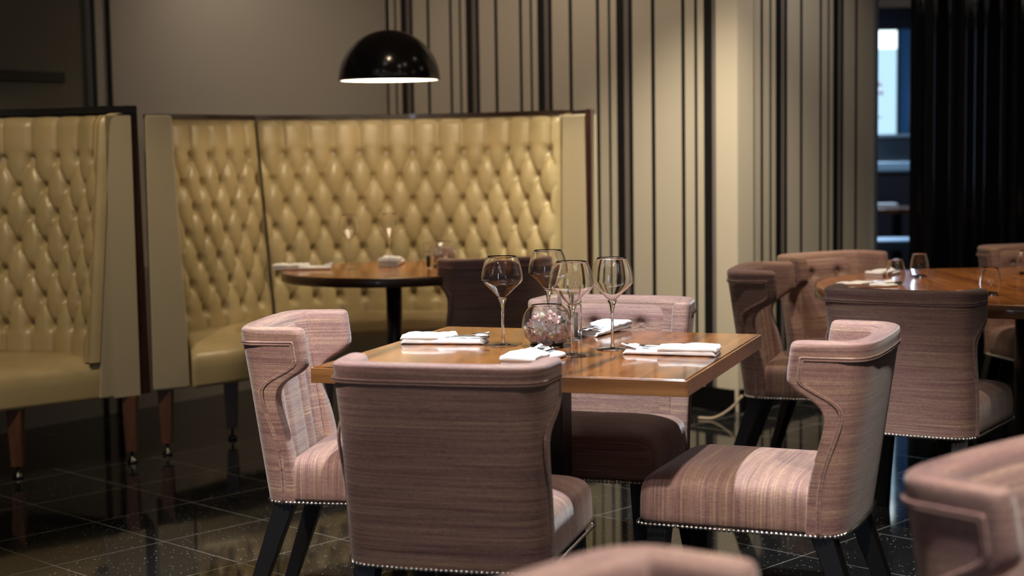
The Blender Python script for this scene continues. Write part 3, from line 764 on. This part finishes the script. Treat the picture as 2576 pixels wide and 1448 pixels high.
# ------------------------------------------------------------------ glassware
def wine_glass(label, group):
    t = thing('wine_glass', (0, 0, 0), 0, label, 'wine glass', group)
    bm = BM()
    prof = [(.0, .1315), (.005, .1320), (.010, .1345), (.0165, .1395), (.025, .1480), (.034, .1570), (.0440, .1660), (.0520, .1738), (.0560, .1800), (.0570, .1870), (.0562, .1970), (.0540, .2100), (.0500, .2260), (.0450, .2385), (.0400, .2470)]
    pp = Path(prof, 60); prof2 = [tuple(pp.at(pp.L*i/40)) for i in range(41)]
    outer = [(max(0, r), z) for r, z in prof2]; inner = []
    for i, (r, z) in enumerate(prof2):
        a_ = prof2[max(0, i-1)]; b_ = prof2[min(40, i+1)]; tx, tz = b_[0]-a_[0], b_[1]-a_[1]; ln = math.hypot(tx, tz)
        th = .0009; inner.append((max(0, r-tz/ln*th), z+tx/ln*th))
    inner[0] = (0, prof2[0][1]+.001)
    lathe(bm, outer+list(reversed(inner)), 56); link('bowl', bm, M['glass'], t)
    bm = BM()
    st = [(0, .004), (.0050, .006), (.0062, .010), (.0044, .020), (.0036, .040), (.0035, .075), (.0042, .100), (.0058, .112), (.0085, .121), (.0118, .1285), (.0125, .1325), (.006, .1305), (0, .1300)]
    lathe(bm, st, 28); link('stem', bm, M['glass'], t)
    bm = BM(); lathe(bm, [(0, 0.0002), (.043, .0002), (.0435, .0010), (.042, .0018), (.022, .0038), (.008, .0062), (0, .0075)], 48); link('foot', bm, M['glass'], t)
    return t
GL = [(-.027, 4.402, .75, 'wine glass above the left napkin, left of the blossom bowl', 'wine glasses on the square table'),
      (.105, 4.63, .75, 'wine glass furthest back behind the blossom bowl', 'wine glasses on the square table'),
      (.156, 4.171, .75, 'front wine glass just right of the blossom bowl', 'wine glasses on the square table'),
      (.268, 4.281, .75, 'rightmost wine glass, in front of the striped wall', 'wine glasses on the square table'),
      (-.738, 7.30, .75, 'blurred wine glass beside the napkin at the left of the booth table', 'wine glasses on the booth table'),
      (-.560, 7.36, .75, 'blurred wine glass at the middle of the booth table, rolled napkin behind its foot', 'wine glasses on the booth table')]
g0 = wine_glass(GL[0][3], GL[0][4])
for i, (x, y, z, lab, grp) in enumerate(GL):
    c = g0 if i == 0 else copy_tree(g0)
    c.location = (x, y, z); c['label'] = lab; c['group'] = grp; c.rotation_euler = (0, 0, i*.7)
    if i > 3: c.scale = (.85, .85, 1.0)
def shell(bm, prof, th, seg):
    n = len(prof); inner = []
    for i, (r, z) in enumerate(prof):
        a_ = prof[max(0, i-1)]; b_ = prof[min(n-1, i+1)]; tx, tz = b_[0]-a_[0], b_[1]-a_[1]; ln = math.hypot(tx, tz)
        inner.append((max(0, r-tz/ln*th), z+tx/ln*th))
    lathe(bm, list(prof)+list(reversed(inner)), seg, closed=True)
def tumbler(label):
    t = thing('tumbler', (0, 0, 0), 0, label, 'glass', 'tumblers on the large round table')
    bm = BM(); pp = Path([(.022, .004), (.030, .010), (.0355, .030), (.0365, .045), (.034, .065), (.030, .083), (.0265, .097)], 40)
    shell(bm, [tuple(pp.at(pp.L*i/24)) for i in range(25)], .0012, 40); link('wall', bm, M['glass'], t)
    bm = BM(); lathe(bm, [(0, 0), (.022, 0), (.026, .004), (.0285, .009), (.02, .012), (0, .011)], 40); link('base', bm, M['glass'], t)
    return t
TB = [(1.463, 6.092, 'tumbler beside the napkin at the left of the large round table'), (1.631, 6.395, 'tumbler furthest back near the mauve chair on the large round table'),
      (1.681, 5.618, 'tumbler nearest the camera on the large round table'), (2.075, 6.454, 'tumbler cut off by the right edge of the photo')]
g0 = tumbler(TB[0][2])
for i, (x, y, lab) in enumerate(TB):
    c = g0 if i == 0 else copy_tree(g0); c.location = (x, y, .75); c['label'] = lab

# ------------------------------------------------------------------ napkins and cutlery
def pillow(bm, outline_fn, n, seg, H, z0, seed, wob=.0008):
    """soft closed cloth slab; outline_fn(f) -> (x, y_low, y_high)"""
    rings = []
    for i in range(n+1):
        f = i/n; x, y0, y1 = outline_fn(f); e = min(1, min(f, 1-f)/.05); hh = H*(.35+.65*math.sqrt(max(0, e*(2-e))))
        yc, hw = (y0+y1)/2, (y1-y0)/2; ring = []
        for k in range(seg):
            a = 2*PI*(k+.5)/seg; c, q = math.cos(a), math.sin(a)
            px = abs(c)**.5*math.copysign(1, c); pz = abs(q)**.6*math.copysign(1, q)
            z = z0+hh/2+hh/2*pz
            if q > 0: z += wob*4*noise.noise(Vector((x*22+seed, px*1.5, seed)))+wob*1.4*noise.noise(Vector((x*60, px*4+seed, 1)))
            y = yc+px*hw+wob*3*noise.noise(Vector((x*30, seed, c*2)))
            ring.append(bm.verts.new((x, y, max(.0003, z))))
        rings.append(ring)
    for A, B in zip(rings, rings[1:]):
        for k in range(seg): bm.faces.new((A[k], A[(k+1) % seg], B[(k+1) % seg], B[k]))
    bm.faces.new(rings[0]); bm.faces.new(rings[-1])
def napkin(loc, rz, L, W, H, seed, label, group=None, layers=True):
    """folded napkin: flat base, a puffed pocket wrapped over the -x half, cutlery rests on the +x half"""
    t = thing('folded_napkin', loc, rz, label, 'napkin', group)
    bm = BM(); pillow(bm, lambda f: (lerp(-L/2, L/2, f), -W/2*(1-.05*f), W/2*(1-.10*f)), 40, 28, H*.60, 0, seed); link('folded_cloth', bm, M['linen'], t)
    bm = BM()
    def pk(f):
        x = lerp(-L/2-.002, L*.12, f)
        cut = max(0, (f-.72)/.28)
        return (x, -W/2*1.03+cut*W*.75, W/2*1.03)
    pillow(bm, pk, 36, 28, H*.62, H*.45, seed+3, .0012); link('pocket_fold', bm, M['linen'], t)
    bm = BM(); P = []
    for i in range(9):
        f = i/8; row = []
        for j in range(9):
            g = j/8-.5; x = L/2-.035+f*.040; row.append((x, .012+g*W*(.62-.15*f), H*.60+.0025+.010*f*max(0, .3+g)*1.3+.0022*math.sin(g*16+seed)*f))
        P.append(row)
    grid(bm, P); o = link('loose_corner', bm, M['linen'], t); m_ = o.modifiers.new('s', 'SOLIDIFY'); m_.thickness = .0016; m_.offset = 1
    return t
def knife_mesh():
    bm = BM(); P = []
    prof = [(0, .0035, .0022), (.01, .0062, .003), (.05, .0058, .0032), (.095, .0048, .003), (.102, .0042, .0028), (.11, .0075, .0012), (.16, .0090, .0009), (.19, .0080, .0008), (.205, .003, .0006)]
    rings = []
    for x, w_, h_ in prof: rings.append([bm.verts.new((x-.1, w_*math.cos(2*PI*k/12), h_*math.sin(2*PI*k/12))) for k in range(12)])
    for A, B in zip(rings, rings[1:]):
        for k in range(12): bm.faces.new((A[k], A[(k+1) % 12], B[(k+1) % 12], B[k]))
    bm.faces.new(rings[0]); bm.faces.new(rings[-1]); return bm
def fork_meshes():
    bm = BM()
    prof = [(0, .0055, .0018), (.02, .0060, .0018), (.06, .0040, .0018), (.11, .0030, .0020), (.128, .0045, .0016), (.138, .0105, .0014), (.150, .0118, .0013)]
    rings = []
    for x, w_, h_ in prof: rings.append([bm.verts.new((x-.1, w_*math.cos(2*PI*k/12), h_*math.sin(2*PI*k/12)+ (.004*((x-.11)/.04)**2 if x > .11 else 0))) for k in range(12)])
    for A, B in zip(rings, rings[1:]):
        for k in range(12): bm.faces.new((A[k], A[(k+1) % 12], B[(k+1) % 12], B[k]))
    bm.faces.new(rings[0]); bm.faces.new(rings[-1])
    tn = []
    for q in (-3, -1, 1, 3):
        b = BM(); tube(b, [(.048, q*.003, .004), (.065, q*.003, .0065), (.085, q*.0029, .0072), (.099, q*.0028, .0068)], [.0012, .0012, .0011, .0005], 6); tn.append(b)
    return bm, tn
def knife(loc, rz, label, tilt=0.0, group='knives on the napkins'):
    o = link('table_knife', knife_mesh(), M['steel']); o.location = loc; o.rotation_euler = (0, tilt, rz); return tag(o, label, 'knife', group)
def fork(loc, rz, label, tilt=0.0, group='forks on the napkins'):
    t = thing('table_fork', loc, rz, label, 'fork', group); t.rotation_euler = (0, tilt, rz); h, tn = fork_meshes(); link('handle', h, M['steel'], t)
    for b in tn: link('tine', b, M['steel'], t)
    return t
# left, right, back, front on the square table
def setting(cx, cy, a, L, W, H, seed, where, dk=.030, df=.026):
    napkin((cx, cy, .75), a, L, W, H, seed, 'white folded napkin at the %s of the square table, cutlery tucked in' % where, 'napkins on the square table')
    ca, sa = math.cos(a), math.sin(a); z = .75+H*.60+.0034
    def P(x, y): return (cx+ca*x-sa*y, cy+sa*x+ca*y, z)
    knife(P(dk, -.012), a+PI, 'knife lying on the %s napkin of the square table' % where)
    f = fork(P(df, .014), a, 'fork lying on the %s napkin of the square table' % where)
aL = math.atan2(4.441-4.492, -.056+.325)
setting(-.190, 4.478, aL, .235, .085, .026, 3, 'left')
aR = math.atan2(4.111-4.196, .544-.282)+PI
setting(.415, 4.165, aR, .245, .082, .025, 8, 'right')
aB = math.atan2(4.79-4.54, .326-.193)+PI
setting(.262, 4.675, aB, .235, .085, .027, 12, 'back')
aF = math.radians(66)
setting(.055, 4.055, aF, .215, .095, .030, 21, 'front')
# booth table
napkin((-.955, 7.30, .75), .06, .265, .085, .026, 31, 'white rolled napkin lying at the left of the booth table', 'napkins on the booth table')
napkin((-.560, 7.52, .75), math.radians(85), .22, .095, .038, 33, 'white rolled napkin pointing at the camera in the middle of the booth table', 'napkins on the booth table')
# large round table
napkin((1.335, 6.00, .75), .25, .22, .075, .020, 41, 'blurred white napkin behind the front chair on the large round table', 'napkins on the large round table')
napkin((1.52, 6.52, .75), .9, .2, .075, .022, 44, 'blurred white napkin beside the furthest tumbler on the large round table', 'napkins on the large round table')
fork((1.285, 5.93, .7685), .25, 'fork lying on the blurred napkin behind the front chair')
knife((1.56, 6.50, .7695), .9, 'knife lying on the far napkin of the large round table')
fork((1.575, 5.60, .7535), math.radians(78), 'fork on the large round table, its tines just above the chair back')

# ------------------------------------------------------------------ blossom bowls
def blossom_mesh(r=.0185):
    bm = BM()
    for k in range(5):
        a = 2*PI*k/5+.2; P = []
        for i in range(5):
            f = i/4; row = []
            for j in range(5):
                g = (j/4-.5)*2; w_ = math.sin(PI*min(1, .12+f*.85))**.7*.42*r
                x = f*r; y = g*w_; z = .35*r*f*f+.15*r*g*g*0.8
                row.append((x*math.cos(a)-y*math.sin(a), x*math.sin(a)+y*math.cos(a), z+.0006*k))
            P.append(row)
        grid(bm, P)
    bmesh.ops.create_uvsphere(bm, u_segments=8, v_segments=5, radius=r*.13, matrix=Matrix.Translation((0, 0, r*.12)))
    return bm
def petal_mat(name, a, b):
    t = NT(name); tc = t.n('TexCoord'); l = t.n('VectorMath', {0: tc.outputs['Object']}, operation='LENGTH').outputs['Value']
    c = t.ramp(t.math('MULTIPLY', l, 62.0), [(.05, a), (.7, b)]); return t.bsdf(c, .6, Subsurface_Weight=.25, Subsurface_Radius=(.01, .006, .005), Subsurface_Scale=.5)
PM = [petal_mat('pink_petals', (.75, .55, .30), (.90, .62, .60)), petal_mat('pale_petals', (.72, .70, .38), (.92, .80, .77)), petal_mat('cream_petals', (.60, .62, .25), (.90, .87, .72))]
bmes = []
for m_ in PM:
    o = link('blossom', blossom_mesh(), m_); bmes.append(o.data); bpy.data.objects.remove(o)
M['twig'] = plain('brown_twig', (.07, .035, .02), .7)
def blossom_bowl(loc, R, hgt, label, label2, nb, seed, grp):
    rnd = random.Random(seed)
    t = thing('glass_bowl', loc, 0, label, 'bowl', grp[0])
    bm = BM(); cz = R*.86; pr = []
    a0 = -math.asin(min(1, cz/R)*.98); a1 = math.asin(min(.97, (hgt-cz)/R))
    for i in range(31): a = lerp(a0, a1, i/30); pr.append((R*math.cos(a), cz+R*math.sin(a)))
    shell(bm, pr, .0016, 56); link('bowl_wall', bm, M['glass'], t)
    rb = R*math.cos(a0); bm = BM(); lathe(bm, [(0, 0), (rb+.006, 0), (rb+.010, .004), (rb+.006, .0095), (0, .0085)], 48); link('thick_base', bm, M['glass'], t)
    pass
    s = thing('blossom_sprig', (loc[0], loc[1], loc[2]+.012), 0, label2, 'flowers', grp[1])
    Ri = R*.83; c0 = cz-.012
    for q in range(3):
        bm = BM(); a = rnd.uniform(0, 6.28); z = c0+rnd.uniform(-.25, .12)*R; pts = []
        for i in range(7):
            f = i/6*2-1; pts.append((math.cos(a)*f*Ri*.95, math.sin(a)*f*Ri*.95, z+.006*math.sin(f*4+q)+f*.010))
        if q == 0: pts = [(-Ri*.9, -Ri*.35, c0-.004), (-Ri*.4, -Ri*.75, c0-.010), (0, -Ri*.85, c0-.004), (Ri*.45, -Ri*.72, c0+.004), (Ri*.92, -Ri*.3, c0+.014)]
        tube(bm, pts, .0014, 6); link('twig', bm, M['twig'], s)
    bm = BM(); tube(bm, [(-Ri*.42, -Ri*.75, c0-.010), (-Ri*.5, -Ri*.70, c0-.022), (-Ri*.75, -Ri*.5, c0-.028)], .0010, 6); link('twig', bm, M['twig'], s)
    for i in range(nb):
        th = rnd.uniform(0, 6.28); cphi = rnd.uniform(-.9, .38); rr = Ri*rnd.uniform(.62, .95)
        sphi = math.sqrt(1-cphi*cphi); p = Vector((rr*sphi*math.cos(th), rr*sphi*math.sin(th), c0+rr*cphi*.92))
        if p.z < .012: p.z = .012
        o = bpy.data.objects.new('blossom', bmes[rnd.choice([0, 0, 1, 1, 2])]); COL.objects.link(o); o.parent = s
        o.location = p; nrm = Vector((p.x, p.y, (p.z-c0)+.01)); o.rotation_euler = (nrm.to_track_quat('Z', 'Y').to_matrix() @ Matrix.Rotation(rnd.random()*6, 3, 'Z')).to_euler()
        o.scale = [rnd.uniform(.8, 1.15)]*3
blossom_bowl((.094, 4.37, .75), .0690, .114, 'round clear glass bowl of pink blossom at the centre of the square table', 'pink and cream blossom sprigs inside the bowl on the square table', 64, 5, ('blossom bowls', 'blossom sprigs'))
blossom_bowl((-.315, 7.36, .75), .068, .115, 'round glass bowl of pink blossom on the booth table', 'pink blossom sprigs heaped in the bowl on the booth table', 60, 9, ('blossom bowls', 'blossom sprigs'))

# ------------------------------------------------------------------ salt and pepper mills
def mill(loc, rz, label, fill, h=.135, w_=.038):
    t = thing('condiment_mill', loc, rz, label, 'mill', 'clear mills')
    bm = BM(); box(bm, (0, 0, h*.33), (w_, w_, h*.66)); link('body', bm, M['acrylic'], t, smooth=False, bevel=.002)
    bm = BM(); lathe(bm, [(0, .006), (.009, .006), (.009, h*.5), (0, h*.5)], 20); link('contents', bm, plain('mill_contents', fill, .6), t)
    bm = BM(); box(bm, (0, 0, h*.675), (w_*.7, w_*.7, .004)); link('collar', bm, M['steel'], t, smooth=False)
    bm = BM(); box(bm, (0, 0, h*.84), (w_, w_, h*.32)); link('cap', bm, M['acrylic'], t, smooth=False, bevel=.002)
    return t
mill((.150, 4.475, .75), .3, 'clear square salt mill behind the blossom bowl', (.75, .74, .72))
mill((.176, 4.535, .75), .1, 'clear square pepper mill behind the salt mill on the square table', (.28, .26, .24), h=.150)
mill((-.378, 7.26, .75), .2, 'clear mill with dark contents beside the blossom bowl on the booth table', (.03, .02, .015), h=.115, w_=.04)
# ------------------------------------------------------------------ cable at the striped wall
bm = BM(); pc = Path([(0, 0), (.08, .004), (.16, .05), (.22, .115)], 30)
pts = []
for i in range(20):
    q = pc.at(pc.L*i/19); pts.append((.87+q.x*.9, 7.50-q.x*.35-.01, .006+q.y))
tube(bm, pts, .006, 8); o = link('power_cable', bm, plain('beige_cable', (.42, .33, .25), .5), off=(.87, 7.49, 0)); o.location = (.87, 7.49, 0)
tag(o, 'beige cable rising from the floor to the striped wall behind the square table', 'cable')
